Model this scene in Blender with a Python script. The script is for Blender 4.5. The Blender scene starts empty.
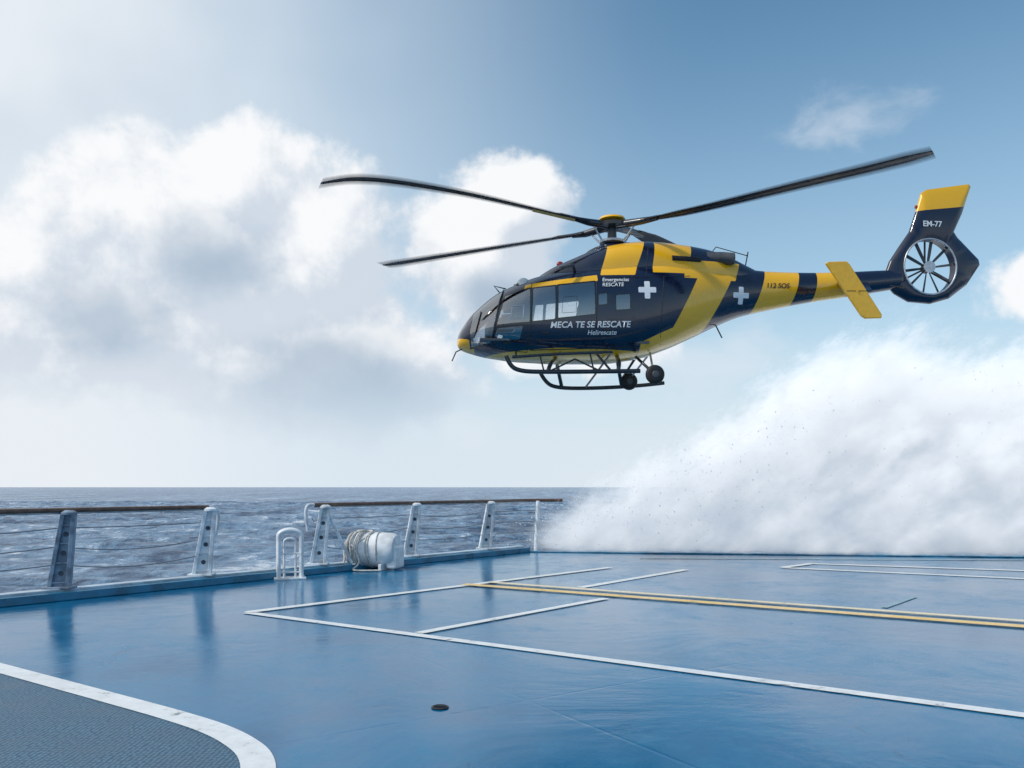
import bpy, bmesh, math, random
from mathutils import Vector, Matrix
from mathutils.bvhtree import BVHTree
import numpy as np
random.seed(4)
sc=bpy.context.scene
sc.view_settings.view_transform='Standard'
sc.view_settings.look='None'
sc.view_settings.exposure=0
COL=sc.collection

# ------------------------------------------------------------ helpers
def link(o,parent=None):
    COL.objects.link(o)
    if parent: o.parent=parent
    return o
def empty(name,loc=(0,0,0),rz=0):
    e=bpy.data.objects.new(name,None); e.location=loc; e.rotation_euler=(0,0,rz); e.empty_display_size=.3
    return link(e)
def meshobj(name,verts,faces,mat=None,parent=None,smooth=False):
    me=bpy.data.meshes.new(name); me.from_pydata([tuple(v) for v in verts],[],faces); me.update()
    bm=bmesh.new(); bm.from_mesh(me); bmesh.ops.recalc_face_normals(bm,faces=bm.faces); bm.to_mesh(me); bm.free()
    if smooth:
        for p in me.polygons: p.use_smooth=True
    o=bpy.data.objects.new(name,me)
    if mat: me.materials.append(mat)
    return link(o,parent)
def bevel(o,w,seg=2):
    m=o.modifiers.new('b','BEVEL'); m.width=w; m.segments=seg; m.limit_method='ANGLE'; m.angle_limit=math.radians(35)
    return o
def box(name,c,s,mat,parent=None,bev=0.0,rot=None):
    x,y,z=[v/2 for v in s]
    R=rot.to_matrix() if rot else Matrix.Identity(3)
    vs=[Vector(c)+R@Vector((a*x,b*y,d*z)) for a in(-1,1) for b in(-1,1) for d in(-1,1)]
    fs=[(0,1,3,2),(4,6,7,5),(0,4,5,1),(2,3,7,6),(0,2,6,4),(1,5,7,3)]
    o=meshobj(name,vs,fs,mat,parent)
    if bev: bevel(o,bev)
    return o
def tube(name,pts,r,mat,parent=None,seg=10,smoothpath=False,cyclic=False,radii=None):
    cu=bpy.data.curves.new(name,'CURVE'); cu.dimensions='3D'
    if smoothpath:
        sp=cu.splines.new('NURBS'); sp.points.add(len(pts)-1)
        sp.order_u=3; sp.use_endpoint_u=not cyclic
    else:
        sp=cu.splines.new('POLY'); sp.points.add(len(pts)-1)
    for i,p in enumerate(pts):
        sp.points[i].co=(p[0],p[1],p[2],1)
        if radii: sp.points[i].radius=radii[i]
    sp.use_cyclic_u=cyclic; sp.use_smooth=True
    cu.bevel_depth=r; cu.bevel_resolution=max(2,seg//4); cu.use_fill_caps=True
    cu.materials.append(mat)
    o=bpy.data.objects.new(name,cu)
    return link(o,parent)
def lathe(name,origin,axis,prof,mat,parent=None,n=40,smooth=True):
    axis=Vector(axis).normalized(); q=axis.to_track_quat('Z','Y'); vs=[];fs=[]
    for (r,h) in prof:
        for i in range(n):
            a=2*math.pi*i/n
            vs.append(Vector(origin)+q@Vector((r*math.cos(a),r*math.sin(a),h)))
    for j in range(len(prof)-1):
        for i in range(n):
            fs.append((j*n+i,j*n+(i+1)%n,(j+1)*n+(i+1)%n,(j+1)*n+i))
    fs.append(tuple(range(n))); fs.append(tuple(range((len(prof)-1)*n,len(prof)*n)))
    o=meshobj(name,vs,fs,mat,parent,smooth)
    if smooth:
        m=o.modifiers.new('e','EDGE_SPLIT'); m.split_angle=math.radians(40)
    return o
def sphere(name,c,s,mat,parent=None):
    bm=bmesh.new(); bmesh.ops.create_uvsphere(bm,u_segments=20,v_segments=14,radius=1)
    for v in bm.verts: v.co=Vector((v.co.x*s[0]+c[0],v.co.y*s[1]+c[1],v.co.z*s[2]+c[2]))
    me=bpy.data.meshes.new(name); bm.to_mesh(me); bm.free()
    for p in me.polygons: p.use_smooth=True
    me.materials.append(mat)
    return link(bpy.data.objects.new(name,me),parent)

class NT:
    def __init__(s,tree): s.t=tree
    def n(s,typ,**kw):
        nd=s.t.nodes.new(typ)
        for k,v in kw.items(): setattr(nd,k,v)
        return nd
    def put(s,sock,v):
        if isinstance(v,bpy.types.NodeSocket): s.t.links.new(v,sock)
        else: sock.default_value=v
    def m(s,op,a,b=None,c=None,clamp=False):
        nd=s.n('ShaderNodeMath',operation=op,use_clamp=clamp)
        for i,v in enumerate((a,b,c)):
            if v is not None: s.put(nd.inputs[i],v)
        return nd.outputs[0]
    def vm(s,op,a,b=None,out=0):
        nd=s.n('ShaderNodeVectorMath',operation=op); s.put(nd.inputs[0],a)
        if b is not None:
            if op=='SCALE': s.put(nd.inputs['Scale'],b)
            else: s.put(nd.inputs[1],b)
        return nd.outputs['Value'] if op in('DOT_PRODUCT','LENGTH','DISTANCE') else nd.outputs[0]
    def mix(s,f,a,b):
        nd=s.n('ShaderNodeMix',data_type='RGBA'); s.put(nd.inputs[0],f)
        s.put(nd.inputs[6],a if isinstance(a,bpy.types.NodeSocket) else (*a[:3],1))
        s.put(nd.inputs[7],b if isinstance(b,bpy.types.NodeSocket) else (*b[:3],1))
        return nd.outputs[2]
    def noise(s,vec,scale,detail=4,rough=.5,dist=0):
        nd=s.n('ShaderNodeTexNoise'); s.put(nd.inputs['Vector'],vec)
        nd.inputs['Scale'].default_value=scale; nd.inputs['Detail'].default_value=detail
        nd.inputs['Roughness'].default_value=rough; nd.inputs['Distortion'].default_value=dist
        return nd.outputs['Fac']
    def ss(s,v,a,b,c=0.,d=1.,typ='SMOOTHSTEP'):
        nd=s.n('ShaderNodeMapRange',interpolation_type=typ)
        s.put(nd.inputs[0],v); 
        for i,x in enumerate((a,b,c,d)): s.put(nd.inputs[i+1],x)
        return nd.outputs[0]
    def bump(s,h,strength,dist,normal=None):
        nd=s.n('ShaderNodeBump'); s.put(nd.inputs['Height'],h); nd.inputs['Strength'].default_value=strength
        nd.inputs['Distance'].default_value=dist
        if normal: s.put(nd.inputs['Normal'],normal)
        return nd.outputs[0]
def newmat(name):
    m=bpy.data.materials.new(name); m.use_nodes=True; t=NT(m.node_tree)
    return m,t,m.node_tree.nodes['Principled BSDF'],m.node_tree.nodes['Material Output']
def simple(name,col,rough=.5,metal=0,var=.25,scale=8,bump=0.0,coat=0):
    m,t,b,o=newmat(name)
    tc=t.n('ShaderNodeTexCoord').outputs['Object']
    n=t.noise(tc,scale,4,.6)
    c=t.mix(t.ss(n,.3,.7),tuple(x*(1-var) for x in col),tuple(min(1,x*(1+var*.5)) for x in col))
    t.put(b.inputs['Base Color'],c); t.put(b.inputs['Roughness'],t.ss(n,.2,.8,max(0.02,rough*.8),min(1,rough*1.2)))
    b.inputs['Metallic'].default_value=metal; b.inputs['Coat Weight'].default_value=coat; b.inputs['Coat Roughness'].default_value=.05
    if bump: t.put(b.inputs['Normal'],t.bump(t.noise(tc,scale*6,4),.3,bump))
    return m

# ------------------------------------------------------------ camera
CH=1.5; F=800.0; HY=487.0
cam=bpy.data.cameras.new('camera'); co=bpy.data.objects.new('camera',cam); link(co)
cam.sensor_width=36; cam.lens=F*36/1024; cam.clip_end=60000; cam.clip_start=.05
co.location=(0,0,CH); co.rotation_euler=(math.radians(90),0,0); cam.shift_y=(HY-384)/1024
sc.camera=co

# ------------------------------------------------------------ light
sd=Vector((-0.62,-0.28,0.72)).normalized()
sun=bpy.data.lights.new('sun','SUN'); sun.energy=2.5; sun.angle=math.radians(4); sun.color=(1,.96,.9)
so=bpy.data.objects.new('sun',sun); link(so); so.rotation_euler=sd.to_track_quat('Z','Y').to_euler()
el=math.asin(sd.z); az=math.atan2(sd.x,sd.y)

w=bpy.data.worlds.new('World'); sc.world=w; w.use_nodes=True
T=NT(w.node_tree); w.node_tree.nodes.clear()
sky=T.n('ShaderNodeTexSky',sky_type='NISHITA'); sky.sun_disc=False; sky.sun_elevation=el; sky.sun_rotation=az
sky.air_density=1.0; sky.dust_density=.6; sky.ozone_density=1.5
D=T.n('ShaderNodeTexCoord').outputs['Generated']
D=T.vm('NORMALIZE',D)
sep=T.n('ShaderNodeSeparateXYZ'); T.put(sep.inputs[0],D); dx,dy,dz=sep.outputs
def pdir(u,v): return Vector(((u-512)/F,1,(HY-v)/F)).normalized()
def blob(u,v,ru,rv,vec=None):
    c=pdir(u,v); vec=vec or D
    d=T.vm('SUBTRACT',vec,tuple(c))
    d=T.vm('MULTIPLY',d,(F/ru,F/ru,F/rv))
    l=T.vm('LENGTH',d)
    return T.m('SUBTRACT',1.0,l)
def S(parts):
    r=parts[0]
    for p in parts[1:]: r=T.m('SMOOTH_MAX',r,p,.15)
    return r
# base
base=T.vm('MULTIPLY',sky.outputs[0],(1.08,1.47,1.44))
haze=T.ss(dz,0.0,.55,1,0)
col=T.mix(T.m('MULTIPLY',haze,.74),base,(5.5,6.95,8.2))
col=T.mix(T.ss(dz,0,.24,.95,0),col,(7.3,8.1,8.8))
veiln=T.noise(T.vm('MULTIPLY',D,(1,1,1.6)),2.6,3,.5,.3)
lv=T.ss(dx,-.50,.22,1,0)
veil=T.m('MULTIPLY',lv,T.ss(veiln,.25,.6,.75,1.05),clamp=True)
col=T.mix(T.m('MULTIPLY',veil,.97),col,T.mix(T.ss(dx,-.5,-.1,1,0),(6.7,7.8,8.8),(8.1,8.6,9.1)))
# cumulus
def dens(vec,det,blobs):
    n1=T.noise(vec,8.0,det,.60,.1)
    return T.m('ADD',S([blob(*q,vec) for q in blobs]),T.m('MULTIPLY',T.m('SUBTRACT',n1,.5),1.6))
BL=[(190,250,155,120),(232,182,78,68),(325,250,90,78),(110,315,170,95),(330,370,170,90),(515,205,66,56),(475,255,100,75),(1040,285,75,45),(560,330,110,60)]
d0=dens(D,6,BL)
off=Vector((-.020,0,.036))
d1=dens(T.vm('ADD',D,tuple(off)),5,BL[:7])
alpha=T.ss(d0,.02,.34)
lit=T.ss(T.m('SUBTRACT',d1,d0),-.34,.20,1,0)
low=S([blob(335,385,165,78),blob(215,262,80,50),blob(110,320,75,52),blob(500,300,60,40)])
lown=T.ss(T.m('ADD',low,T.m('MULTIPLY',T.m('SUBTRACT',T.noise(D,7,4,.58),.5),1.5)),.0,.85)
ccol=T.mix(lit,(6.4,7.1,8.0),(9.6,9.7,9.85))
ccol=T.mix(T.m('MULTIPLY',lown,.78),ccol,(3.7,4.8,6.1))
col=T.mix(T.m('MULTIPLY',alpha,T.ss(dz,.04,.17,.2,.97)),col,ccol)
# wisps
wn=T.noise(T.vm('MULTIPLY',D,(1,1,1.7)),10,5,.58,.3)
wis=S([blob(850,122,75,35),blob(75,130,50,25),blob(470,428,60,22),blob(700,360,120,60)])
wa=T.ss(T.m('ADD',wis,T.m('MULTIPLY',T.m('SUBTRACT',wn,.5),2.6)),.15,1.2,0,.5)
col=T.mix(wa,col,(7.6,8.2,8.9))
bg=T.n('ShaderNodeBackground'); T.put(bg.inputs[0],col); bg.inputs[1].default_value=.1
wo=T.n('ShaderNodeOutputWorld'); T.t.links.new(bg.outputs[0],wo.inputs[0])

# ------------------------------------------------------------ sea
m,t,b,o=newmat('sea_water')
tc=t.n('ShaderNodeTexCoord').outputs['Object']
n1=t.noise(t.vm('MULTIPLY',tc,(1,1.2,1)),.30,6,.70,.6); n2=t.noise(t.vm('MULTIPLY',tc,(1,.30,1)),.085,6,.74,.5); n3=t.noise(t.vm('MULTIPLY',tc,(1,.10,1)),.022,7,.82)
hgt=t.m('ADD',n1,t.m('MULTIPLY',n2,.8))
tone=t.m('ADD',t.m('ADD',t.m('MULTIPLY',n1,.35),t.m('MULTIPLY',n2,.35)),t.m('MULTIPLY',n3,.3))
foam=t.ss(tone,.548,.590,0,.85)
cc=t.mix(t.ss(tone,.43,.56),(.010,.055,.13),(.18,.31,.46))
cc=t.mix(foam,cc,(.75,.79,.83))
t.put(b.inputs['Base Color'],cc); b.inputs['Roughness'].default_value=.25; b.inputs['IOR'].default_value=1.33; b.inputs['Specular IOR Level'].default_value=.30
b.inputs['Specular Tint'].default_value=(.78,.92,1,1)
t.put(b.inputs['Normal'],t.bump(hgt,1.0,1.4))
xs=np.arange(-440,160,1.8); ys=np.arange(22,520,1.8)
X,Yg=np.meshgrid(xs,ys); Z=np.zeros_like(X); rng=np.random.RandomState(3)
for i in range(44):
    lam=4.5*(1.055**i)*rng.uniform(.9,1.1)
    th=math.radians(-75+rng.normal(0,35)); k=2*math.pi/lam; A_=.020*lam**.62
    ph=k*(X*math.cos(th)+Yg*math.sin(th))+rng.uniform(0,6.28)+.6*np.sin(X*.013+i)+.5*np.sin(Yg*.017+2*i)
    Z+=A_*(np.sin(ph)+.3*np.sin(2*ph+1.5))
Z*=.62
V=[(x,y,z-8) for x,y,z in zip(X.ravel(),Yg.ravel(),Z.ravel())]; nx=len(xs); ny=len(ys)
FS=[(j*nx+i,j*nx+i+1,(j+1)*nx+i+1,(j+1)*nx+i) for j in range(ny-1) for i in range(nx-1)]
nb=len(V); V+=[(-30000,-3000,-8.9),(30000,-3000,-8.9),(30000,40000,-8.9),(-30000,40000,-8.9)]; FS.append((nb,nb+1,nb+2,nb+3))
meshobj('sea',V,FS,m,None,True)

# ------------------------------------------------------------ deck
E0=Vector((-6.45,10.08)); E1=Vector((.3,18.5)); ed=(E1-E0).normalized(); en=Vector((-ed.y,ed.x)) # outboard
EL=E0-ed*16; ER=Vector((34,13.8))
m,t,b,o=newmat('deck_paint')
tc=t.n('ShaderNodeTexCoord').outputs['Object']
nA=t.noise(tc,.45,5,.6,.6); nB=t.noise(tc,3.0,6,.65,.3); nC=t.noise(t.vm('MULTIPLY',tc,(1,.25,1)),5.5,5,.7,1.0); nD=t.noise(tc,60,2,.6)
c=t.mix(t.ss(nA,.3,.7),(.0010,.098,.225),(.0015,.150,.305))
c=t.mix(t.ss(nB,.48,.72,0,.35),c,(.004,.19,.35))
c=t.mix(t.ss(nC,.58,.76,0,.5),c,(.001,.062,.14))
nS=t.noise(tc,1.4,8,.78,.2)
c=t.mix(t.ss(nS,.69,.76,0,.35),c,(.08,.24,.31))
t.put(b.inputs['Base Color'],c)
r=t.m('ADD',t.ss(nA,.38,.62,.05,.19),t.ss(nB,.4,.8,0,.12)); t.put(b.inputs['Roughness'],r)
b.inputs['Specular IOR Level'].default_value=.40; b.inputs['Specular Tint'].default_value=(.55,.85,1,1)
sp=t.n('ShaderNodeSeparateXYZ'); rot=t.n('ShaderNodeVectorRotate',rotation_type='Z_AXIS'); t.put(rot.inputs['Vector'],tc); rot.inputs['Angle'].default_value=math.radians(57)
t.put(sp.inputs[0],rot.outputs[0])
def seam(v,per):
    f=t.m('FRACT',t.m('DIVIDE',v,per)); return t.ss(t.m('ABSOLUTE',t.m('SUBTRACT',f,.5)),0.0,.012/per*2,0,1)
sm=t.m('MINIMUM',seam(sp.outputs[0],3.1),seam(sp.outputs[1],6.3))
hh=t.m('ADD',t.m('MULTIPLY',sm,.10),t.m('ADD',t.m('MULTIPLY',nD,.14),t.m('MULTIPLY',nA,2.8)))
t.put(b.inputs['Normal'],t.bump(hh,.30,.02))
DECK=m
outl=[EL,E1,ER,Vector((34,-14)),Vector((-14,-14))]
vs=[(p.x,p.y,0) for p in outl]+[(p.x,p.y,-9.5) for p in outl]
n=len(outl); fs=[tuple(range(n))]+[(i,(i+1)%n,n+(i+1)%n,n+i) for i in range(n)]
hullm=simple('ship_hull_paint',(.7,.72,.74),.4)
dk=meshobj('ship_deck',vs,fs,DECK); dk.data.materials.append(hullm)
for p in dk.data.polygons:
    if abs(p.normal.z)<.5: p.material_index=1
def kerb(name,a,bb,wd,h,mat,z0=0.0,offv=0.0):
    d=(bb-a).normalized(); nn=Vector((-d.y,d.x))
    ps=[a+nn*offv,bb+nn*offv,bb+nn*(offv+wd),a+nn*(offv+wd)]
    vs=[(p.x,p.y,z0) for p in ps]+[(p.x,p.y,z0+h) for p in ps]
    o=meshobj(name,vs,[(0,1,2,3),(4,5,6,7),(0,1,5,4),(1,2,6,5),(2,3,7,6),(3,0,4,7)],mat)
    bevel(o,.012); return o
kb=simple('kerb_paint_blue',(.02,.18,.31),.3,var=.35,scale=3)
kw=simple('kerb_paint_pale',(.45,.56,.65),.4,var=.35,scale=3)
K=empty('deck_kerb')
a=kerb('kerb_inner',EL,E1,.16,.11,kb,0.0,-.16); a.parent=K
a=kerb('kerb_outer',EL,E1,.20,.16,kw,-.02,.003); a.parent=K
a=kerb('kerb_far',E1+Vector((.05,0)),ER,.12,.03,kb,0.0,-.12); a.parent=K

def ground(px,py):
    Y=CH*F/(py-HY); return Vector(((px-512)/F*Y,Y))
m,t,b,o=newmat('antislip_grey')
tc=t.n('ShaderNodeTexCoord').outputs['Object']
vo=t.n('ShaderNodeTexVoronoi'); t.put(vo.inputs['Vector'],tc); vo.inputs['Scale'].default_value=34; vo.inputs['Randomness'].default_value=.35
nn=t.noise(tc,2.5,6,.6)
c=t.mix(t.ss(nn,.3,.7),(.045,.125,.20),(.085,.19,.28)); c=t.mix(t.ss(vo.outputs[0],.25,.5,0,.75),c,(.015,.06,.11))
t.put(b.inputs['Base Color'],c); t.put(b.inputs['Roughness'],t.ss(nn,.3,.7,.4,.6))
t.put(b.inputs['Normal'],t.bump(vo.outputs[0],.8,.008))
ANTI=m
cl=[Vector((-11.5,11.6)),Vector((-4.31,6.66)),Vector((-2.6,5.5)),Vector((-2.17,5.2)),Vector((-1.86,4.96)),Vector((-1.62,4.72)),Vector((-1.43,4.45)),Vector((-1.31,4.1)),Vector((-1.26,3.6)),Vector((-1.26,-6))]
cl[0]=cl[1]+(cl[1]-cl[2]).normalized()*1.6
av=[(p.x,p.y,.004) for p in cl]+[(-9.5,-6,.004),(-9.5,5.5,.004)]
meshobj('antislip_mat',av,[tuple(range(len(av)))],ANTI)
def paintmat(name,col):
    m,t,b,o=newmat(name); tc=t.n('ShaderNodeTexCoord').outputs['Object']
    n=t.noise(tc,7,8,.70,.2); n2=t.noise(tc,1.2,4,.6)
    c=t.mix(t.ss(n,.3,.75),col,tuple(x*.8 for x in col)); t.put(b.inputs['Base Color'],c)
    t.put(b.inputs['Roughness'],t.ss(n2,.3,.7,.25,.5))
    tr=t.n('ShaderNodeBsdfTransparent'); mx=t.n('ShaderNodeMixShader')
    t.put(mx.inputs[0],t.ss(t.m('ADD',n,t.m('MULTIPLY',n2,.35)),.76,.88,0,.6)); t.t.links.new(b.outputs[0],mx.inputs[1]); t.t.links.new(tr.outputs[0],mx.inputs[2])
    t.t.links.new(mx.outputs[0],o.inputs[0]); return m
WHT=paintmat('line_paint_white',(.76,.79,.80)); YEL=paintmat('line_paint_yellow',(.88,.58,.16)); FNT=paintmat('line_paint_faint',(.22,.38,.47)); CRM=paintmat('line_paint_cream',(.82,.70,.44))
MK=empty('deck_marking')
def strip(name,pts,wd,mat,z=.008):
    L=[];R=[]
    for i,p in enumerate(pts):
        a=pts[max(0,i-1)]; c=pts[min(len(pts)-1,i+1)]; d=(c-a).normalized(); q=Vector((-d.y,d.x))*wd/2
        L.append((p.x+q.x,p.y+q.y,z)); R.append((p.x-q.x,p.y-q.y,z))
    n=len(pts); meshobj(name,L+R,[(i,i+1,n+i+1,n+i) for i in range(n-1)],mat,MK)
def cat(pts,k=6):
    out=[]
    for i in range(len(pts)-1):
        p0=pts[max(0,i-1)];p1=pts[i];p2=pts[i+1];p3=pts[min(len(pts)-1,i+2)]
        for j in range(k):
            s=j/k; out.append(.5*((2*p1)+(p2-p0)*s+(2*p0-5*p1+4*p2-p3)*s*s+(3*p1-p0-3*p2+p3)*s**3))
    out.append(pts[-1]); return out
strip('border_curve',[cl[0]]+cat(cl[1:-1])+[cl[-1]],.18,WHT)
A=ground(247,613); B=ground(1024,716)
strip('line_main',[A,B+(B-A)*.6],.13,WHT,.008)
strip('line_back',[A,ground(610,568)],.15,WHT,.012)
strip('line_cross',[ground(418,634),ground(606,599)],.12,WHT,.012)
strip('line_cross_far',[ground(580,588),ground(686,570)],.15,WHT,.008)
Y1=ground(464,585);Y2=ground(1024,627.5)
strip('line_yellow',[Y1,Y2+(Y2-Y1)*.6],.19,YEL,.016)
Y1=ground(490,583);Y2=ground(1024,622)
strip('line_cream_upper',[Y1,Y2+(Y2-Y1)*.6],.14,CRM,.016)
p1=ground(782,568);p2=ground(1024,579)
strip('line_right_a',[p1,p2+(p2-p1)],.17,WHT,.008)
p3=ground(812,564);p4=ground(1024,571)
strip('line_right_b',[p1,p3],.15,WHT,.012)
strip('line_right_c',[p3,p4+(p4-p3)],.17,WHT,.008)
strip('line_faint',[ground(884,608),ground(915,597)],.08,FNT,.008)
strip('line_far',[ground(640,558.5),ground(1024,560.5)],.14,FNT,.008)

dark=simple('dark_metal',(.04,.045,.05),.45,.6)
g=ground(440,708); TD=empty('deck_tie_down',(g.x,g.y,0))
lathe('dish',(0,0,.004),(0,0,1),[(.06,0),(.06,.005),(.05,.009),(.038,.005),(.01,.003)],dark,TD,24)
tube('bar',[(-.045,0,.011),(.045,0,.011)],.006,dark,TD)

# ------------------------------------------------------------ railing
postm=simple('rail_paint_white',(.68,.73,.78),.4,var=.3,scale=5,coat=.2)
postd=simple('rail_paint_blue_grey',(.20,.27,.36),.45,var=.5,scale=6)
wood=simple('handrail_wood',(.16,.09,.06),.35,var=.4,scale=10)
steel=simple('steel_grey',(.35,.37,.4),.3,.8)
wire=simple('wire_grey',(.22,.25,.28),.4,.5)
dark_in=simple('hole_dark',(.05,.07,.1),.6)
def onedge(t,off=.12,z=0): p=E0+ed*t+en*off; return Vector((p.x,p.y,z))
def post(parent,t,dark=False,lean=.10,h=1.15):
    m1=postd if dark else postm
    b0=onedge(t,.12,.14); nn=Vector((en.x,en.y,0)); 
    wv=(Vector((1,.25,0))).normalized(); tv=Vector((-wv.y,wv.x,0))
    top=b0+wv*lean-nn*.05; top.z=h
    def leg(s0,s1,name,wl=.028,dp=.06,mt=m1):
        ps=[]
        for q,s in ((b0,s0),(top,s1)):
            for a,bb in ((-1,-1),(1,-1),(1,1),(-1,1)):
                ps.append(q+wv*(s+a*wl)+tv*bb*dp)
        o=meshobj(name,ps,[(0,1,2,3),(4,5,6,7),(0,1,5,4),(1,2,6,5),(2,3,7,6),(3,0,4,7)],mt,parent); bevel(o,.008)
    leg(-.115,-.062,'post_flange'); leg(.115,.062,'post_flange')
    ps=[]
    for q,s in ((b0,.09),(top,.036)):
        for a,bb in ((-1,-1),(1,-1),(1,1),(-1,1)): ps.append(q+wv*a*s+tv*bb*.012)
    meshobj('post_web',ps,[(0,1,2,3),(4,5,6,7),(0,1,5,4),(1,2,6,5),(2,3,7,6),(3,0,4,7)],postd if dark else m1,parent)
    for k in (.08,.34,.6,.84):
        q=b0.lerp(top,k); s=.095+(.04-.095)*k
        box('post_stiffener',q,(2*s,.09,.022),m1,parent,.004,Matrix.Rotation(math.atan2(wv.y,wv.x),3,'Z').to_quaternion())
    for k in (.2,.47,.72):
        q=b0.lerp(top,k)
        lathe('lightening_hole',q-tv*.0125,(-tv.x,-tv.y,0),[(.034,0),(.034,.004),(.026,.004),(.02,.001)],dark_in,parent,20)
    lathe('post_cap',top+Vector((0,0,-.02)),(0,0,1),[(.1,0),(.1,.03),(.05,.06)],m1,parent,20)
    box('post_foot',b0+Vector((0,0,.012)),(.38,.2,.03),m1,parent,.006)
    return top
def tparam(px):
    k=(px-512)/F; return (k*E0.y-E0.x)/(ed.x-k*ed.y)
R1=empty('ship_railing'); R2=empty('ship_railing')
def rails(parent,ts,tstart,tend,darkset=(),curl_start=False,curl_end=False,extra=None):
    for i,tt in enumerate(ts): post(parent,tt,i in darkset)
    zr=1.19
    P=[onedge(tstart,.07,zr)]+[onedge(tt,.07,zr) for tt in ts[0:] if tstart<tt<tend]+[onedge(tend,.07,zr)]
    if extra: P+=extra
    tube('handrail',P,.032,wood,parent)
    tube('handrail_underbar',[p-Vector((0,0,.04)) for p in P],.014,steel,parent)
    for h in (.95,.70,.46):
        pts=[]
        seq=[tstart]+[x for x in ts if tstart<x<tend]+[tend]
        for i in range(len(seq)-1):
            for j in range(10):
                s=j/10; q=onedge(seq[i]+(seq[i+1]-seq[i])*s,.12,h-.10*4*s*(1-s)*(1.2 if h<.9 else .6)*(.6+.4*math.sin(i*3+h*9))); pts.append(q)
        pts.append(onedge(seq[-1],.12,h))
        tube('wire',pts,.008,wire,parent,8)
    for fl,te,sg in ((curl_start,tstart,-1),(curl_end,tend,1)):
        if fl:
            q=onedge(te,.07,zr)
            dd=Vector((ed.x,ed.y,0))*sg
            tube('rail_end',[q,q+dd*.10,q+dd*.17-Vector((0,0,.05)),q+dd*.17-Vector((0,0,.22)),q+dd*.12-Vector((0,0,.45))],.03,postm,parent,12,True)
t65=tparam(63);t208=tparam(206);t320=tparam(322);t415=tparam(414);t490=tparam(489)
rails(R1,[t65-5.2,t65-2.6,t65,t208],-9,t208+.08,darkset=(2,1,0),curl_end=True)
ex=[Vector((.15,18.75,1.19)),Vector((.45,19.0,1.19)),Vector((1.2,19.05,1.19))]
rails(R2,[t320,t415,t490],t320-.12,t490+.4,curl_start=True,extra=ex)
tube('far_post',[(.55,18.85,-.2),(.62,19.0,1.17)],.05,postm,R2)
for h in (.95,.70,.46): 
    q=onedge(t490+.4,.12,h); tube('wire',[q,(.62,19,h)],.008,wire,R2,8)
q=onedge(t320,.12,.16)
tube('brace',[q+Vector((.55,.25,-.02)),q+Vector((.12,.05,.98))],.03,postm,R2)

# ------------------------------------------------------------ hoop bollard
wp=simple('white_enamel',(.74,.77,.80),.35,var=.2,scale=7,coat=.3)
g=ground(290,579); HB=empty('mooring_hoop',(g.x,g.y,0),math.radians(18))
def arch(wd,h,y,n=14):
    pts=[(-wd,y,0.02)]
    for i in range(n+1):
        a=math.pi-math.pi*i/n; pts.append((wd*math.cos(a),y,h-wd*.55+wd*.55*math.sin(a)))
    pts.append((wd,y,.02)); return pts
tube('hoop_front',arch(.18,.80,-.08),.034,wp,HB,12)
tube('hoop_back',arch(.18,.80,.12),.034,wp,HB,12)
tube('hoop_inner',arch(.09,.66,.02),.020,wp,HB,12)
for z in(.12,.42): tube('rung',[(-.18,-.08,z),(.18,-.08,z)],.014,wp,HB)
for x in(-.18,.18):
    for z in(.25,.6): tube('tie',[(x,-.08,z),(x,.12,z)],.016,wp,HB)
box('base_plate',(0,.02,.015),(.5,.34,.03),wp,HB,.006)

# ------------------------------------------------------------ rope drum
g=ground(371,570.5); RD=empty('rope_drum',(g.x,g.y+.25,0),math.radians(-14))
rope=simple('rope_offwhite',(.62,.61,.58),.8,var=.35,scale=30,bump=.01)
roped=simple('rope_grey',(.30,.30,.29),.85,var=.4,scale=30,bump=.01)
canv=simple('canvas_white',(.76,.78,.80),.6,var=.22,scale=5,bump=.01)
lathe('drum_body',(-.44,0,.36),(1,0,0),[(.10,0),(.20,.02),(.29,.05),(.315,.10),(.315,.52),(.32,.56),(.315,.60),(.30,.84),(.26,.90),(.1,.93)],canv,RD,48)
for i,x in enumerate((-.40,-.36,-.30)):
    for k in range(3):
        r=.20+.05*k+ (i*.02)
        pts=[(x+.01*math.sin(5*a+k+i)-.03*(2-k),(r+.015*math.sin(3*a+i*2+k))*math.cos(a),.36+(r+.015*math.cos(4*a+k))*math.sin(a)) for a in [2*math.pi*j/30 for j in range(30)]]
        tube('rope_coil',pts,.019,rope if (i+k)%3 else roped,RD,8,True,True)
for x in (-.24,-.2,-.16,-.02,.02,.16):
    pts=[(x+.02*math.sin(2*a+x*9),.325*math.cos(a),.36+.325*math.sin(a)) for a in [2*math.pi*j/40 for j in range(40)]]
    tube('rope_wrap',pts,.013,rope,RD,8,True,True)
tube('loose_rope',[(-.42,-.2,.55),(-.3,-.33,.5),(-.15,-.36,.3),(-.1,-.36,.12),(-.25,-.42,.02),(-.05,-.5,.02),(.2,-.42,.02),(.3,-.36,.02)],.016,rope,RD,8,True)
tube('loose_rope',[(-.35,-.05,.66),(-.2,-.1,.72),(-.05,-.02,.70),(.05,-.1,.70),(-.1,-.28,.55),(-.3,-.3,.42)],.018,rope,RD,8,True)
tube('loose_rope',[(-.5,-.1,.5),(-.48,-.22,.35),(-.42,-.3,.15),(-.5,-.36,.02),(-.62,-.25,.02),(-.5,-.1,.02)],.018,rope,RD,8,True)
for x in(-.25,.25): 
    box('cradle',(x,0,.06),(.06,.6,.12),wp,RD,.01)
box('box_end',(.42,.02,.24),(.20,.42,.42),wp,RD,.04)

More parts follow.
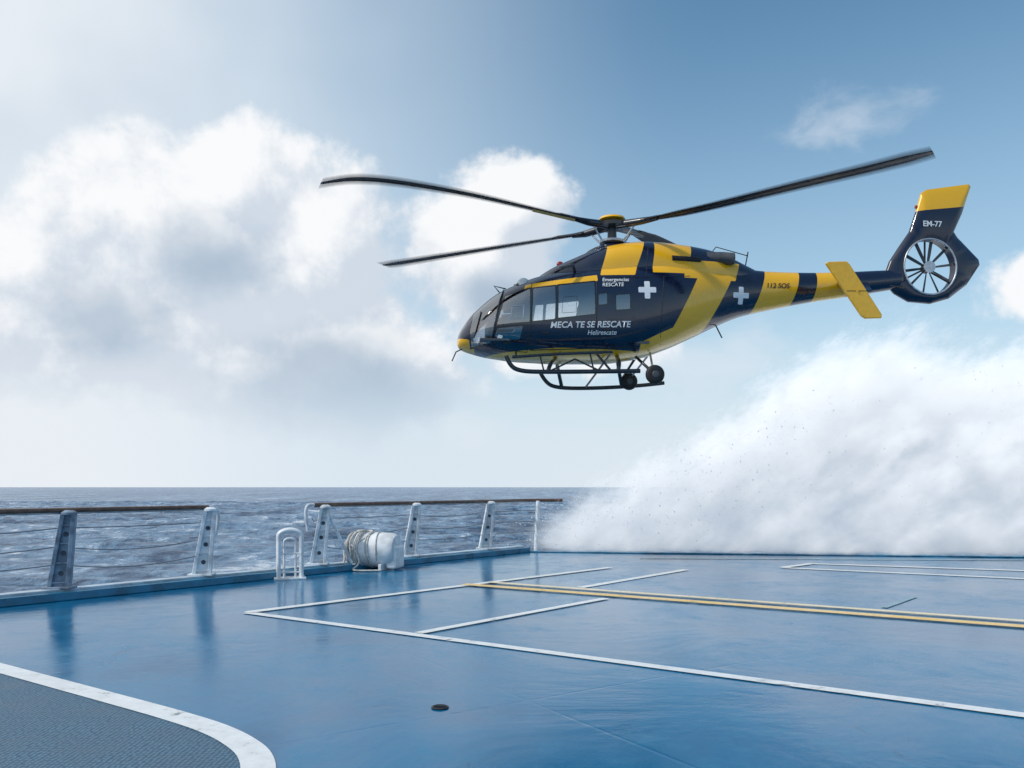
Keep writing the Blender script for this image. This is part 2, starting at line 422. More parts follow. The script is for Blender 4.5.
# ============================================================ HELICOPTER
PSI=math.radians(6); HO=Vector((2.0,16.0,5.2)); c_,s_=math.cos(PSI),math.sin(PSI)
def bp(u,v,wd=0.0):
    k=(u-512)/F
    s=(k*(HO.y-wd*c_)-HO.x-wd*s_)/(c_-k*s_)
    Y=HO.y+s*s_-wd*c_
    return Vector((s,-wd,CH+(HY-v)/F*Y-HO.z))
H=empty('helicopter',HO,PSI)
NAVY=(.0038,.008,.032); YELL=(.92,.48,.010); WHITE=(.82,.84,.86); BLK=(.006,.007,.009)
def polymask(t,vec,pts,wd):
    P=[bp(u,v,wd) for u,v in pts]; P=[(p.x,p.z) for p in P]
    cx=sum(p[0] for p in P)/len(P); cz=sum(p[1] for p in P)/len(P); r=None
    for i in range(len(P)):
        a=P[i]; b=P[(i+1)%len(P)]; nx,nz=-(b[1]-a[1]),(b[0]-a[0]); l=math.hypot(nx,nz); nx/=l;nz/=l
        if nx*(cx-a[0])+nz*(cz-a[1])<0: nx,nz=-nx,-nz
        d=t.m('SUBTRACT',t.vm('DOT_PRODUCT',vec,(nx,0,nz)),nx*a[0]+nz*a[1])
        r=d if r is None else t.m('SMOOTH_MIN' if len(P)<8 else 'MINIMUM',r,d,.035)
    return r
def cross(u,v,r=9,w=2.8): return [[(u-r,v-w),(u+r,v-w),(u+r,v+w),(u-r,v+w)],[(u-w,v-r),(u+w,v-r),(u+w,v+r),(u-w,v+r)]]
m,t,b,out=newmat('helicopter_paint')
tc=t.n('ShaderNodeTexCoord').outputs['Object']
c=t.mix(0,NAVY,NAVY)
yel=[([(440,329),(468,329),(472,341),(488,346),(488,400),(440,400)],.4),
 ([(470,343.5),(560,346.5),(642,342),(642,400),(470,400)],.8),
 ([(640,343),(672,328),(704,325),(718,400),(640,400)],.6),
 ([(696,279),(740,266),(706,331),(668,334)],.5),
 ([(526,284),(597,275),(597,282),(524,289)],.7),
 ([(611,238),(648,234),(632,278),(598,278)],.5),
 ([(656,238),(695,238),(686,275),(650,275)],.5),
 ([(684,262),(742,262),(736,281),(680,281)],.4),
 ([(770,260),(804,260),(789,320),(750,320)],.22),
 ([(820,260),(846,260),(850,310),(813,310)],.2)]
for P,wd in yel:
    c=t.mix(t.m('GREATER_THAN',polymask(t,tc,P,wd),0),c,YELL)
for P in cross(647,290): c=t.mix(t.m('GREATER_THAN',polymask(t,tc,P,.8),.0),c,WHITE)
for P in cross(740,296,8.5,2.6): c=t.mix(t.m('GREATER_THAN',polymask(t,tc,P,.32),.0),c,WHITE)
wins=[([(470,331),(476,304),(504,288),(490,343),(472,345)],.58),
 ([(506,294),(530.5,287.5),(529.5,322),(497,324)],.8),
 ([(497.5,327.5),(523,326),(520,339),(494,339)],.8),
 ([(534,287),(556,285),(555,319),(532,321)],.85),
 ([(559,284.5),(595,281),(595,314),(558,318)],.85),
 ([(598.5,294),(607,293),(607,304),(598.5,305)],.85),
 ([(616,295),(630,294),(630,309),(616,310)],.85)]
glassm=None
for P,wd in wins:
    d=polymask(t,tc,P,wd)
    c=t.mix(t.m('GREATER_THAN',d,-.028),c,BLK)
    g=t.m('GREATER_THAN',d,.002)
    glassm=g if glassm is None else t.m('MAXIMUM',glassm,g)
geo=t.n('ShaderNodeNewGeometry')
dirt=t.noise(tc,3.5,6,.65,.3)
c=t.mix(t.ss(dirt,.5,.8,0,.10),c,(.10,.10,.10))
cin=t.mix(geo.outputs['Backfacing'],c,(.30,.31,.33))
t.put(b.inputs['Base Color'],cin)
t.put(b.inputs['Roughness'],t.ss(dirt,.3,.7,.18,.32)); b.inputs['Coat Weight'].default_value=.8; b.inputs['Coat Roughness'].default_value=.04
t.put(b.inputs['Normal'],t.bump(t.noise(tc,1.6,2,.5),.14,.05))
tr=t.n('ShaderNodeBsdfTransparent'); tr.inputs[0].default_value=(.80,.86,.90,1)
gl=t.n('ShaderNodeBsdfGlossy'); gl.inputs['Roughness'].default_value=.03; gl.inputs[0].default_value=(.95,.97,1,1)
fr=t.n('ShaderNodeFresnel'); fr.inputs[0].default_value=1.6
gm=t.n('ShaderNodeMixShader'); t.put(gm.inputs[0],t.m('ADD',t.m('MULTIPLY',fr.outputs[0],1.1),.22,clamp=True)); t.t.links.new(tr.outputs[0],gm.inputs[1]); t.t.links.new(gl.outputs[0],gm.inputs[2])
mx=t.n('ShaderNodeMixShader'); t.put(mx.inputs[0],glassm); t.t.links.new(b.outputs[0],mx.inputs[1]); t.t.links.new(gm.outputs[0],mx.inputs[2])
t.t.links.new(mx.outputs[0],out.inputs[0])
PAINT=m
def pchip(xs,ys,x):
    xs=np.array(xs,float); ys=np.array(ys,float); h=np.diff(xs); dl=np.diff(ys)/h; d=np.zeros(len(xs))
    for i in range(1,len(xs)-1):
        if dl[i-1]*dl[i]>0:
            w1=2*h[i]+h[i-1]; w2=h[i]+2*h[i-1]; d[i]=(w1+w2)/(w1/dl[i-1]+w2/dl[i])
    d[0]=dl[0]; d[-1]=dl[-1]; i=min(max(np.searchsorted(xs,x)-1,0),len(xs)-2); s=(x-xs[i])/h[i]
    return float((2*s**3-3*s*s+1)*ys[i]+(s**3-2*s*s+s)*h[i]*d[i]+(-2*s**3+3*s*s)*ys[i+1]+(s**3-s*s)*h[i]*d[i+1])
def loft(name,st,us,mat,nr=56,parent=None):
    vs=[];fs=[]; xs=[q[0] for q in st]
    for u in us:
        tp,bt,hw,nx=[pchip(xs,[q[k] for q in st],u) for k in(1,2,3,4)]
        a=bp(u,tp); bb=bp(u,bt); x=(a.x+bb.x)/2; mz=(a.z+bb.z)/2; hh=(a.z-bb.z)/2
        for i in range(nr):
            th=2*math.pi*i/nr; cs,sn=math.cos(th),math.sin(th)
            y=hw*math.copysign(abs(cs)**(2/nx),cs); z=mz+hh*math.copysign(abs(sn)**(2/nx),sn)
            y*=1-.10*max(0,sn)
            vs.append((x,y,z))
    n=len(us)
    for j in range(n-1):
        for i in range(nr): fs.append((j*nr+i,j*nr+(i+1)%nr,(j+1)*nr+(i+1)%nr,(j+1)*nr+i))
    fs.append(tuple(range(nr))); fs.append(tuple(range((n-1)*nr,n*nr)))
    return meshobj(name,vs,fs,mat,parent,True)
st=[(457,341,345,.05,2),(458.5,335,348,.20,2),(463,327,351,.36,2.1),(472,315,354,.52,2.2),(484,304,357,.66,2.3),(498,294.5,359,.76,2.5),(515,287,361,.82,2.7),
(535,280,362,.85,2.9),(560,275,363,.87,3),(600,270,363,.87,3),(640,265,358,.84,2.8),(665,262,350,.77,2.5),(690,262,339,.64,2.3),(715,265,327,.48,2.1),(740,269,317,.36,2.1),
(770,272,310,.28,2),(810,273,302.5,.23,2),(850,272,296.5,.19,2),(885,270.5,291,.15,2),(902,270,288,.12,2)]
us=[457+(902-457)*(i/150)**1.5 for i in range(151)]
hull=loft('fuselage',st,us,PAINT,64,H)
cs=[(533,281,295,.06,2),(540,276,296,.26,2.2),(552,269,298,.42,2.4),(570,261,300,.52,2.5),(590,253,300,.58,2.6),(610,247.5,300,.60,2.7),(640,244,300,.60,2.7),(670,246,300,.57,2.6),(700,250,298,.48,2.4),(725,257,294,.36,2.2),(745,266,290,.24,2),(760,273,288,.10,2)]
cowl=loft('engine_cowling',cs,[533+(760-533)*i/70 for i in range(71)],PAINT,48,H)
def toBVH(o):
    me=o.data; return BVHTree.FromPolygons([v.co.copy() for v in me.vertices],[tuple(p.vertices) for p in me.polygons])
BV=[toBVH(hull),toBVH(cowl)]
bm=bmesh.new(); bm.from_mesh(cowl.data)
dele=[v for v in bm.verts if v.co.z<bp(600,288).z]
bmesh.ops.delete(bm,geom=dele,context='VERTS'); bm.to_mesh(cowl.data); bm.free()
def surf(x,z,off=.008):
    best=None
    for bv in BV:
        r=bv.ray_cast(Vector((x,-4,z)),Vector((0,1,0)))
        if r[0] and (best is None or r[0].y<best): best=r[0].y
    return Vector((x,(best if best is not None else -.5)-off,z))
def surfpx(u,v,off=.008,wd=.8):
    for _ in range(3):
        p=bp(u,v,wd); q=surf(p.x,p.z,0); wd=-q.y
    return surf(q.x,q.z,off)
def seamline(name,pts,r=.006,mat=None,wd=.8,off=.001,cyclic=False):
    P=[]
    n=len(pts)
    for i in range(n if cyclic else n-1):
        a=pts[i];b2=pts[(i+1)%n]
        for j in range(8): P.append(surfpx(a[0]+(b2[0]-a[0])*j/8,a[1]+(b2[1]-a[1])*j/8,off,wd))
    if not cyclic: P.append(surfpx(*pts[-1],off,wd))
    tube(name,P,r,mat,H,8,False,cyclic)
blk=simple('black_rubber',(.012,.012,.014),.6)
gry=simple('grey_composite',(.07,.075,.085),.5)
dgl=simple('dark_gloss',(.01,.013,.02),.25,coat=.5)
sil=simple('light_alloy',(.55,.57,.6),.35,.6)
ylp=simple('yellow_gloss',YELL,.28,var=.08,coat=.6)
nvp=simple('navy_gloss',NAVY,.25,var=.1,coat=.6)
seamline('door_seam',[(531.8,283),(531,324),(527,352)],.007,blk)
seamline('door_seam',[(596.6,281),(596.6,350)],.007,blk)
seamline('door_seam',[(504,292),(494,325),(492,348),(527,352)],.007,blk)
seamline('door_rail',[(530,350),(640,347)],.010,blk)
seamline('door_rail_upper',[(556,322),(640,318)],.004,gry)
seamline('cowl_seam',[(600,278),(690,276)],.006,blk)
seamline('cowl_seam',[(648,248),(646,276)],.005,blk,.5)
seamline('clamshell_seam',[(664,276),(660,345)],.006,blk,.7)
for u,v in ((545,333),(607,330),(507,343)): 
    p=surfpx(u,v,.012); box('door_handle',p,(.13,.02,.03),blk,H,.006)
seamline('wiper',[(474,338),(481,312)],.010,blk,.5,.02)
seamline('windshield_pillar',[(504,289),(500,300),(491,344)],.018,nvp,.6,.004)
seamline('window_slide_frame',[(512,306),(524,305),(523,318),(511,319)],.006,sil,.8,.004,True)
seamline('window_slide_frame',[(563,297),(577,296),(576,312),(562,313)],.004,gry,.8,.004,True)
def decaltext(s,u,v,hpx,mat,wd=.85,shear=.15,bold=.008):
    cu=bpy.data.curves.new('lettering','FONT'); cu.body=s; cu.size=1; cu.shear=shear; cu.offset=bold
    o=bpy.data.objects.new('tmp',cu); COL.objects.link(o)
    dg=bpy.context.evaluated_depsgraph_get(); me=bpy.data.meshes.new_from_object(o.evaluated_get(dg)); COL.objects.unlink(o)
    sc_=hpx/50/.7; p0=surfpx(u,v,0,wd)
    for vv in me.vertices:
        q=surf(p0.x+vv.co.x*sc_,p0.z+vv.co.y*sc_+vv.co.x*sc_*.03,.020); vv.co=q
    me.materials.clear(); me.materials.append(mat)
    o2=bpy.data.objects.new('lettering',me); link(o2,H)
whp=simple('white_decal',(.8,.82,.84),.35,var=.05)
decaltext('MECA TE SE RESCATE',550,328,5.6,whp,bold=.02)
decaltext('Helirescate',587,335,4.3,whp,bold=.01)
decaltext('Emergencias',602,281.5,3.6,whp,bold=.01)
decaltext('RESCATE',602,286.5,3.6,whp,bold=.01)
decaltext('112 SOS',766,288,5,simple('navy_decal',NAVY,.3),wd=.25,bold=.02)
inte=simple('cabin_trim',(.12,.125,.14),.7); seatm=simple('seat_fabric',(.10,.11,.13),.8); suit=simple('flight_suit',(.35,.12,.03),.8); helm=simple('helmet_white',(.7,.7,.7),.3); skin=simple('skin',(.5,.3,.22),.5)
box('cabin_floor',((bp(478,345).x+bp(640,345).x)/2,0,bp(560,347).z),(bp(640,345).x-bp(478,345).x,1.4,.04),inte,H)
box('rear_bulkhead',(bp(640,300).x,0,bp(640,312).z),(.05,1.35,1.3),inte,H)
box('instrument_panel',(bp(492,330).x,0,bp(492,330).z),(.22,1.0,.35),inte,H,.05)
box('overhead_panel',(bp(530,288).x,0,bp(530,287).z-.04),(.7,.5,.06),inte,H,.02)
def seat(u,y,pil=False):
    x=bp(u,340).x; z=bp(u,347).z
    box('seat_base',(x,y,z+.22),(.48,.46,.14),seatm,H,.04)
    box('seat_back',(x+.24,y,z+.62),(.12,.46,.72),seatm,H,.04,Matrix.Rotation(.15,3,'Y').to_quaternion())
    box('headrest',(x+.30,y,z+1.08),(.1,.26,.18),seatm,H,.04)
    if pil:
        me=bpy.data.meshes.new('pilot_body')
        V=[(x+.12,y,z+.36),(x+.12,y,z+.62),(x+.14,y,z+.86),(x+.12,y,z+.98),(x+.10,y-.22,z+.84),(x-.08,y-.27,z+.58),(x-.32,y-.2,z+.56),(x+.10,y+.22,z+.84),(x-.08,y+.27,z+.58),(x-.32,y+.2,z+.56),
           (x-.36,y-.12,z+.42),(x-.5,y-.12,z+.08),(x-.36,y+.12,z+.42),(x-.5,y+.12,z+.08)]
        Ed=[(0,1),(1,2),(2,3),(2,4),(4,5),(5,6),(2,7),(7,8),(8,9),(0,10),(10,11),(0,12),(12,13)]
        me.from_pydata(V,Ed,[]); o=bpy.data.objects.new('pilot_body',me); link(o,H); me.materials.append(suit)
        o.modifiers.new('s','SKIN'); 
        rr=[.16,.17,.17,.06,.07,.05,.04,.07,.05,.04,.08,.06,.08,.06]
        for i,r_ in enumerate(rr): me.skin_vertices[0].data[i].radius=(r_,r_)
        me.skin_vertices[0].data[0].use_root=True
        mm=o.modifiers.new('ss','SUBSURF'); mm.levels=1; mm.render_levels=1
        sphere('pilot_face',(x+.06,y,z+1.08),(.085,.075,.11),skin,H)
        sphere('pilot_helmet',(x+.10,y,z+1.12),(.135,.125,.14),helm,H)
        sphere('pilot_visor',(x+.035,y,z+1.12),(.09,.09,.05),dgl,H)
seat(516,-.40,True); seat(516,.40,True); seat(572,-.45); seat(572,.45); seat(572,0); 
# ---- rotor mast
def P(u,v,w=0): return bp(u,v,w)
mb=P(612,249); hz=P(612,226).z
hub=Vector((mb.x,0,hz))
lathe('mast',(mb.x,0,mb.z-.1),(0,0,1),[(.20,0),(.17,.08),(.10,.12),(.085,.5),(.085,hz-mb.z+.15)],gry,H,24)
lathe('swashplate',(mb.x,0,mb.z+.10),(0,0,1),[(.12,0),(.25,.01),(.26,.05),(.12,.08)],sil,H,28)
lathe('hub_plate',(mb.x,0,hz-.06),(0,0,1),[(.15,0),(.30,.02),(.31,.09),(.22,.13),(.1,.15)],dgl,H,32)
lathe('hub_cap',(mb.x,0,hz+.08),(0,0,1),[(.20,0),(.27,.03),(.25,.07),(.1,.11)],ylp,H,28)
loft('mast_fairing',[(576,262,275,.1,2),(590,250,275,.28,2.2),(610,243.5,275,.33,2.4),(632,243,275,.3,2.2),(650,250,275,.12,2)],[576+74*i/24 for i in range(25)],nvp,32,H)
bladem=simple('blade_dark',(.022,.028,.04),.45,var=.3,scale=3)
ghost=bpy.data.materials.new('blade_motion'); ghost.use_nodes=True
gb=ghost.node_tree.nodes['Principled BSDF']; gb.inputs['Base Color'].default_value=(.022,.028,.04,1); gb.inputs['Roughness'].default_value=.6; gb.inputs['Alpha'].default_value=.13; gb.inputs['Specular IOR Level'].default_value=0.1
def wl(u,v,Y):
    p=Vector(((u-512)/F*Y,Y,CH+(HY-v)/F*Y))-HO
    return Vector((p.x*c_+p.y*s_,-p.x*s_+p.y*c_,p.z))
def blade(pts,lead,pitch,chord=.36,gho=0):
    P_=[wl(*p) for p in pts]
    C=cat(P_,8); vs=[];fs=[]; n=len(C)
    prof=[(-.5,0),(-.3,.028),(0.1,.05),(.35,.045),(.47,.022),(.5,0),(.47,-.015),(.3,-.022),(0,-.022),(-.3,-.012)]
    for i,pnt in enumerate(C):
        r=(pnt-hub).length/5.8
        d=(C[min(n-1,i+1)]-C[max(0,i-1)]).normalized()
        side=d.cross(Vector((0,0,1))).normalized()*lead
        up=side.cross(d)*lead; up=up if up.z>0 else -up
        pa=pitch*(1.2-.6*r); sd2=side*math.cos(pa)+up*math.sin(pa); u2=up*math.cos(pa)-side*math.sin(pa)
        ch=chord*(.45 if r<.13 else (.45+.55*min(1,(r-.13)/.12)))
        if r>.93: ch*=max(.3,1-(r-.93)*7)
        tk=2.2 if r<.2 else 1.0
        for a,z in prof: vs.append(pnt+sd2*a*ch+u2*z*chord*tk)
    k=len(prof)
    for i in range(n-1):
        for j in range(k): fs.append((i*k+j,i*k+(j+1)%k,(i+1)*k+(j+1)%k,(i+1)*k+j))
    fs.append(tuple(range(k))); fs.append(tuple(range((n-1)*k,n*k)))
    meshobj('rotor_blade',vs,fs,bladem,H,True)
    for g_ in range(1,gho+1):
        for sg in (-1,1):
            M=Matrix.Translation(hub)@Matrix.Rotation(sg*g_*.009,4,'Z')@Matrix.Translation(-hub)
            meshobj('rotor_blade_blur',[M@v for v in vs],fs,ghost,H,True)
    a=hub+(C[0]-hub)*.2; 
    tube('blade_cuff',[a,C[0],C[min(3,n-1)]],.075,dgl,H,12,False,False,[1.1,.9,.6])
    q=hub.lerp(C[0],.8)
    tube('pitch_link',[Vector((hub.x+(q.x-hub.x)*.5,(q.y)*.5,mb.z+.13)),q+Vector((0,0,-.02))],.018,sil,H)
    return C
def line_pts(px,Yt,ut):
    hx,hy=2.0,16.0; X1=(ut-512)/F*Yt; dx_,dy_=X1-hx,Yt-hy; out=[]
    for u,v in px:
        k=(u-512)/F; s=(k*hy-hx)/(dx_-k*dy_); out.append((u,v,hy+dy_*s))
    return out
CA=blade(line_pts([(588,222),(540,210.5),(470,194.5),(400,182.5),(355,179),(322,183)],13.7,322),1,.28,.40,4)
CB=blade(line_pts([(585,234),(540,241),(470,252),(385,265.5)],18.9,385),-1,-.22,.36,4)
CC=blade(line_pts([(642,221),(700,209),(800,185),(870,168.5),(933,152.5)],12.5,933),1,.02,.28,4)
CD=blade(line_pts([(636,233),(660,243),(700,262),(735,281)],20.4,735),1,.2,.36,0)
seg=CA[3:10]; vs=[]
for pnt in seg: vs+= [pnt+Vector((.0,-.10,-.035)),pnt+Vector((0,.02,-.05))]
meshobj('blade_root_flash',vs,[(2*i,2*i+1,2*i+3,2*i+2) for i in range(len(seg)-1)],ylp,H)
tube('exhaust_pipe',[P(706,258,.30),P(722,258,.36),P(734,259,.44)],.12,gry,H,16)
tube('exhaust_bore',[P(733.5,259,.435),P(734.6,259,.445)],.10,blk,H,16)
seamline('intake_grille',[(672,258),(700,260)],.06,blk,.5,-.02)
tube('antenna',[P(712,252),P(716,247),P(748,256)],.010,blk,H)
tube('antenna',[P(745,268),P(748,252)],.013,blk,H)
tube('antenna',[P(701,262,.3),P(735,258,.5)],.012,blk,H)
tube('antenna_blade',[P(716,326,.1),P(722,338,.1)],.014,blk,H)
tube('antenna',[P(880,284),P(905,288,.3)],.012,blk,H)
tube('pitot_probe',[P(462,349,.25),P(456,352,.35),P(452,361,.38)],.012,blk,H)
tube('wire_cutter',[P(500,293),P(494,286),P(506,289)],.014,blk,H)
sphere('beacon',P(560,266)+Vector((0,0,.03)),(.07,.05,.06),simple('beacon_red',(.4,.02,.02),.2),H)
tube('winch_arm',[P(575,272,.5),P(573,265,.75),P(560,268,.9)],.03,gry,H)
# ---- skids
def skid(pts,w,r=.042): tube('skid_tube',[P(u,v,w) for u,v in pts],r,dgl,H,12,True)
skid([(506,356),(510,366),(520,371),(540,372),(600,371.5),(640,371)],.98)
skid([(540,372),(545,382),(556,388),(590,388.5),(640,386),(664,383)],-.98)
for (un,vn,uf,vf,ub,vb) in ((548,371.5,562,388,556,359),(618,371,622,387,617,357)):
    tube('cross_tube',[P(un,vn,.98),P(un+2,vn-8,.92),P(ub,vb,.5),P(ub,vb,-.4),P(uf-2,vf-9,-.9),P(uf,vf,-.98)],.04,dgl,H,12,True)
tube('boarding_step',[P(512,357,1.02),P(560,354,1.02),P(612,352,1.02)],.028,dgl,H,10)
for u in(516,560,608): tube('step_bracket',[P(u,356-(u-516)*.04,1.02),P(u,352,.8)],.016,dgl,H)
for u,v in((540,355.5),(590,353)): tube('step_strut',[P(u,v,1.02),P(u+4,371.5,.98)],.016,dgl,H)
tube('skid_brace',[P(548,372,.98),P(575,359,.6),P(600,371,.98)],.018,dgl,H)
tube('skid_brace',[P(596,353,.9),P(612,372,.98)],.022,dgl,H)
tube('skid_brace',[P(612,352,.9),P(585,388,-.98)],.022,dgl,H)
def wheel(u,v,w):
    c0=P(u,v,w); c0.y-=.06
    lathe('wheel_tyre',c0,(0,1,0),[(.08,0),(.15,0),(.175,.02),(.185,.06),(.175,.10),(.15,.12),(.08,.12)],blk,H,32)
    lathe('wheel_rim',c0+Vector((0,-.004,0)),(0,1,0),[(.03,-.015),(.06,-.01),(.075,.01),(.09,.003),(.09,.124),(.04,.14)],gry,H,24)
    tube('wheel_fork',[c0+Vector((0,.14,0)),c0+Vector((-.1,.14,.12)),P(636,357,w*.45)],.03,dgl,H)
    tube('wheel_damper',[c0+Vector((0,.14,.02)),P(650,353,w*.4)],.022,sil,H)
wheel(655,374.5,.92); wheel(629,381.5,-.92)
# ---- fin + fan in fin
fc=P(927,268); R=.575
outlpx=[(884,276),(889,262),(898,248),(909,232),(915,214),(921,193),(926,190),(968,184.5),(970,187),(962,212),(953,232),(957,238),(978,260),(979,265),(966,285),(948,299),(930,304),(908,302),(894,294),(886,285)]
op=[P(u,v) for u,v in outlpx]; op=[Vector((p.x-fc.x,p.z-fc.z)) for p in op]
angs=[2*math.pi*i/120 for i in range(120)]+[math.atan2(p.y,p.x)%(2*math.pi) for p in op]
angs=sorted(set(round(a,5) for a in angs))
def rayout(a):
    d=Vector((math.cos(a),math.sin(a))); best=.6
    for i in range(len(op)):
        p,q=op[i],op[(i+1)%len(op)]; e=q-p; den=d.x*e.y-d.y*e.x
        if abs(den)<1e-9: continue
        tt=(p.x*e.y-p.y*e.x)/den; uu=(p.x*d.y-p.y*d.x)/den
        if tt>0 and -1e-6<=uu<=1+1e-6: best=max(best,tt)
    return best
vs=[];fs=[];na=len(angs)
for a in angs:
    ro=max(rayout(a),R+.02); d=Vector((math.cos(a),math.sin(a)))
    ring=[(R,-.10),(R+.03,-.115),(R+(ro-R)*.5,-.10 if ro<1 else -.08),(R+(ro-R)*.9,-.05),(ro,-.02),(ro,.02),(R+(ro-R)*.9,.05),(R+(ro-R)*.5,.10 if ro<1 else .08),(R+.03,.115),(R,.10)]
    ring=[(min(r_,ro),y) for r_,y in ring]
    for r_,y in ring: vs.append((fc.x+d.x*r_,y,fc.z+d.y*r_))
k=10
for i in range(na):
    for j in range(k): 
        i2=(i+1)%na; j2=(j+1)%k; fs.append((i*k+j,i*k+j2,i2*k+j2,i2*k+j))
m,t,b,out=newmat('fin_paint'); tc=t.n('ShaderNodeTexCoord').outputs['Object']
c=t.mix(0,NAVY,NAVY)
c=t.mix(t.m('GREATER_THAN',polymask(t,tc,[(900,170),(990,170),(990,204),(967,206),(915,217),(900,217)],.1),0),c,YELL)
t.put(b.inputs['Base Color'],c); b.inputs['Roughness'].default_value=.25; b.inputs['Coat Weight'].default_value=.5
fin=meshobj('tail_fin',vs,fs,m,H,True); mm=fin.modifiers.new('e','EDGE_SPLIT'); mm.split_angle=math.radians(50)
pts=[(fc.x+R*math.cos(a),-.115,fc.z+R*math.sin(a)) for a in [2*math.pi*i/64 for i in range(64)]]
tube('fan_shroud_lip',pts,.018,sil,H,10,False,True)
lathe('fan_hub',(fc.x,-.10,fc.z),(0,1,0),[(.03,0),(.08,.02),(.10,.06),(.10,.18),(.07,.20)],gry,H,28)
lathe('fan_hub_ring',(fc.x,-.105,fc.z),(0,1,0),[(.105,0),(.12,0),(.12,.03),(.105,.03)],sil,H,28)
for i in range(10):
    a=2*math.pi*i/10+.15; d=Vector((math.cos(a),0,math.sin(a))); q=Vector((-math.sin(a),0,math.cos(a)))
    vs=[]
    for r_,cw,pt in ((.09,.020,.6),(.30,.028,.5),(R-.02,.030,.4)):
        for sg in(-1,1):
            for th in(-.006,.006):
                vs.append(Vector((fc.x,0,fc.z))+d*r_+q*cw*sg*math.cos(pt)+Vector((0,1,0))*(cw*sg*math.sin(pt)+th))
    f=[]
    for s0 in(0,4): f+=[(s0,s0+2,s0+6,s0+4),(s0+1,s0+3,s0+7,s0+5),(s0,s0+1,s0+5,s0+4),(s0+2,s0+3,s0+7,s0+6)]
    f+=[(0,1,3,2),(8,9,11,10)]
    meshobj('fan_blade',vs,f,gry,H)
for ax in ((.9,0,-.45),(-.9,0,-.45),(0,0,1)): lathe('fan_strut',(fc.x,.08,fc.z),ax,[(.02,0),(.02,R-.01)],gry,H,10)
cu=bpy.data.curves.new('fin_lettering','FONT'); cu.body='EM-77'; cu.size=.16; cu.offset=.004; cu.materials.append(whp); cu.extrude=.002
o=bpy.data.objects.new('fin_lettering',cu); p=P(923,226,.12); o.location=(p.x,-.118,p.z); o.rotation_euler=(math.radians(90),0,0); link(o,H)
box('fin_light',P(916,207),(.05,.05,.06),simple('tail_light',(.35,.05,.02),.3),H,.01)
# ---- stabiliser
W=1.15
tube('stabiliser_spar',[P(838,284,.05),P(852,290,.6),P(856,291,W)],.05,ylp,H,12)
sp0=[P(836,283,.12),P(868,283,.12),P(872,291,W),P(846,291,W)]
vs=[p+Vector((0,0,.025)) for p in sp0]+[p-Vector((0,0,.025)) for p in sp0]
bevel(meshobj('stabiliser',vs,[(0,1,2,3),(4,5,6,7),(0,1,5,4),(1,2,6,5),(2,3,7,6),(3,0,4,7)],nvp,H),.015)
sp1=[(p.x,-p.y,p.z) for p in [P(836,283,.12),P(866,283,.12)]]+[(P(848,288,.0).x,.8,sp0[0].z+.1),(P(834,288,.0).x,.8,sp0[0].z+.1)]
vs=[Vector(p)+Vector((0,0,.02)) for p in sp1]+[Vector(p)-Vector((0,0,.02)) for p in sp1]
bevel(meshobj('stabiliser_far',vs,[(0,1,2,3),(4,5,6,7),(0,1,5,4),(1,2,6,5),(2,3,7,6),(3,0,4,7)],nvp,H),.01)
ep=[(826,263),(829,261.5),(847,261),(850,264),(882,314),(882,318),(866,318.5),(862,316)]
vs=[P(u,v,W) for u,v in ep]+[P(u,v,W)+Vector((0,.06,0)) for u,v in ep]; n=len(ep)
bevel(meshobj('stabiliser_endplate',vs,[tuple(range(n)),tuple(range(n,2*n))]+[(i,(i+1)%n,n+(i+1)%n,n+i) for i in range(n)],ylp,H),.015)

# ============================================================ SPRAY
m=bpy.data.materials.new('spray_volume'); m.use_nodes=True; t=NT(m.node_tree); m.node_tree.nodes.clear()
tc=t.n('ShaderNodeTexCoord').outputs['Object']
prof=[(0,.1),(.7,.3),(1.8,.95),(2.8,1.4),(4.4,2.1),(6,3.0),(7.3,4.2),(8.9,4.5),(10.2,4.1),(11.8,4.1),(13.4,4.6),(17,4.5),(22,3.2),(24,2)]
sp=t.n('ShaderNodeSeparateXYZ'); t.put(sp.inputs[0],tc); x,y,z=sp.outputs
f=t.n('ShaderNodeFloatCurve'); cv2=f.mapping.curves[0]
while len(cv2.points)<len(prof): cv2.points.new(.5,.5)
for pnt,(xx,zz) in zip(cv2.points,prof): pnt.location=(xx/24,zz/6)
f.mapping.update()
t.put(f.inputs['Value'],t.m('DIVIDE',x,24.0)); h=t.m('MULTIPLY',f.outputs[0],6.0)
rt=t.n('ShaderNodeVectorRotate',rotation_type='Y_AXIS'); t.put(rt.inputs['Vector'],tc); rt.inputs['Angle'].default_value=math.radians(38)
n=t.noise(t.vm('MULTIPLY',rt.outputs[0],(.8,.8,1.4)),1.05,6,.78,.0)
a=t.m('SUBTRACT',h,z)
fr=t.m('MULTIPLY',t.m('SUBTRACT',y,t.m('SUBTRACT',18.3,t.m('MULTIPLY',x,.125))),2.2)
bk=t.m('SUBTRACT',22.0,y)
a=t.m('MINIMUM',a,t.m('MINIMUM',fr,bk))
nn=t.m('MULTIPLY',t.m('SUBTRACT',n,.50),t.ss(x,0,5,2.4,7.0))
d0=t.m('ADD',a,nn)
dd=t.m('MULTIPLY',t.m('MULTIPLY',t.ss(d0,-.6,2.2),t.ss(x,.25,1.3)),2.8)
litv=t.m('ADD',n,t.m('MULTIPLY',z,.035))
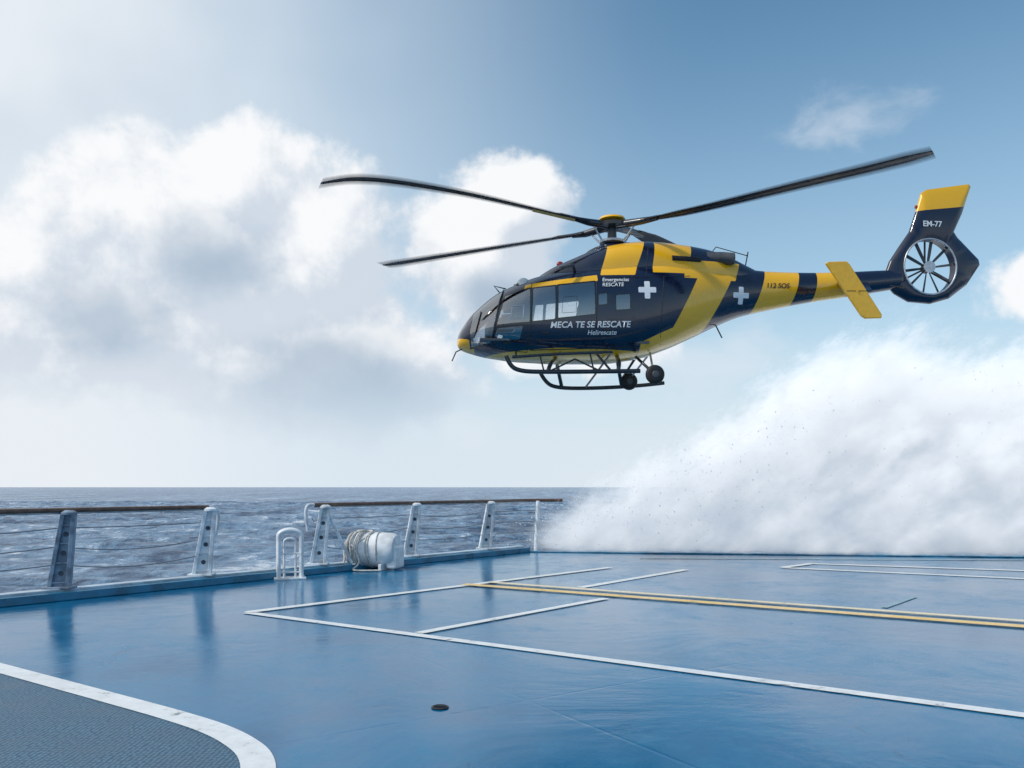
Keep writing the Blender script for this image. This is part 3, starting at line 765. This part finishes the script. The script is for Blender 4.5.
emc=t.mix(t.ss(litv,.38,.72),(.17,.215,.28),(.45,.48,.52))  # self-glow replacing multiple scattering in the mist, brighter with noise and height
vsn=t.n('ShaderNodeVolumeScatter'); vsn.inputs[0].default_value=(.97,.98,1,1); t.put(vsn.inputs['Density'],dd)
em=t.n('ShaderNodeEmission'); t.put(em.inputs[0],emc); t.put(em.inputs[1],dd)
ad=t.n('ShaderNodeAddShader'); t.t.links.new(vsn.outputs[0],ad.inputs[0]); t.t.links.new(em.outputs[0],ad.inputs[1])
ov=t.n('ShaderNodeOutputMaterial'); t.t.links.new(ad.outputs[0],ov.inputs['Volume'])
try: m.cycles.volume_step_rate=.45
except Exception as e: print(e)
def prism(name,poly,z0,z1,mat):
    n=len(poly); vs=[(x,y,z0) for x,y in poly]+[(x,y,z1) for x,y in poly]
    return meshobj(name,vs,[tuple(range(n)),tuple(range(n,2*n))]+[(i,(i+1)%n,n+(i+1)%n,n+i) for i in range(n)],mat)
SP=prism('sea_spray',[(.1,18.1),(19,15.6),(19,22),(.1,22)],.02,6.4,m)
# flung droplets around the edge of the spray
drop=simple('water_droplet',(.86,.9,.93),.3,var=.05)
px_=[q[0] for q in prof]; pz_=[q[1] for q in prof]
vs=[];fs=[]
for i in range(2600):
    x_=random.uniform(.4,15); hgt_=float(np.interp(x_,px_,pz_))
    z_=hgt_*random.uniform(.15,1.0)+abs(random.gauss(0,.35))
    y_=18.2-.125*x_+random.uniform(-.5,1.6) if random.random()<.5 else random.uniform(18,21)
    if random.random()<.35: x_-=random.uniform(0,.9)
    r_=random.choice((.006,.008,.010,.014)); b0=len(vs)
    for dv in ((1,0,0),(-1,0,0),(0,1,0),(0,-1,0),(0,0,1.3),(0,0,-1.3)): vs.append((x_+dv[0]*r_,y_+dv[1]*r_,max(.04,z_)+dv[2]*r_))
    for q in ((0,2,4),(2,1,4),(1,3,4),(3,0,4),(2,0,5),(1,2,5),(3,1,5),(0,3,5)): fs.append(tuple(b0+k for k in q))
meshobj('droplets',vs,fs,drop,SP,True)
print('done')
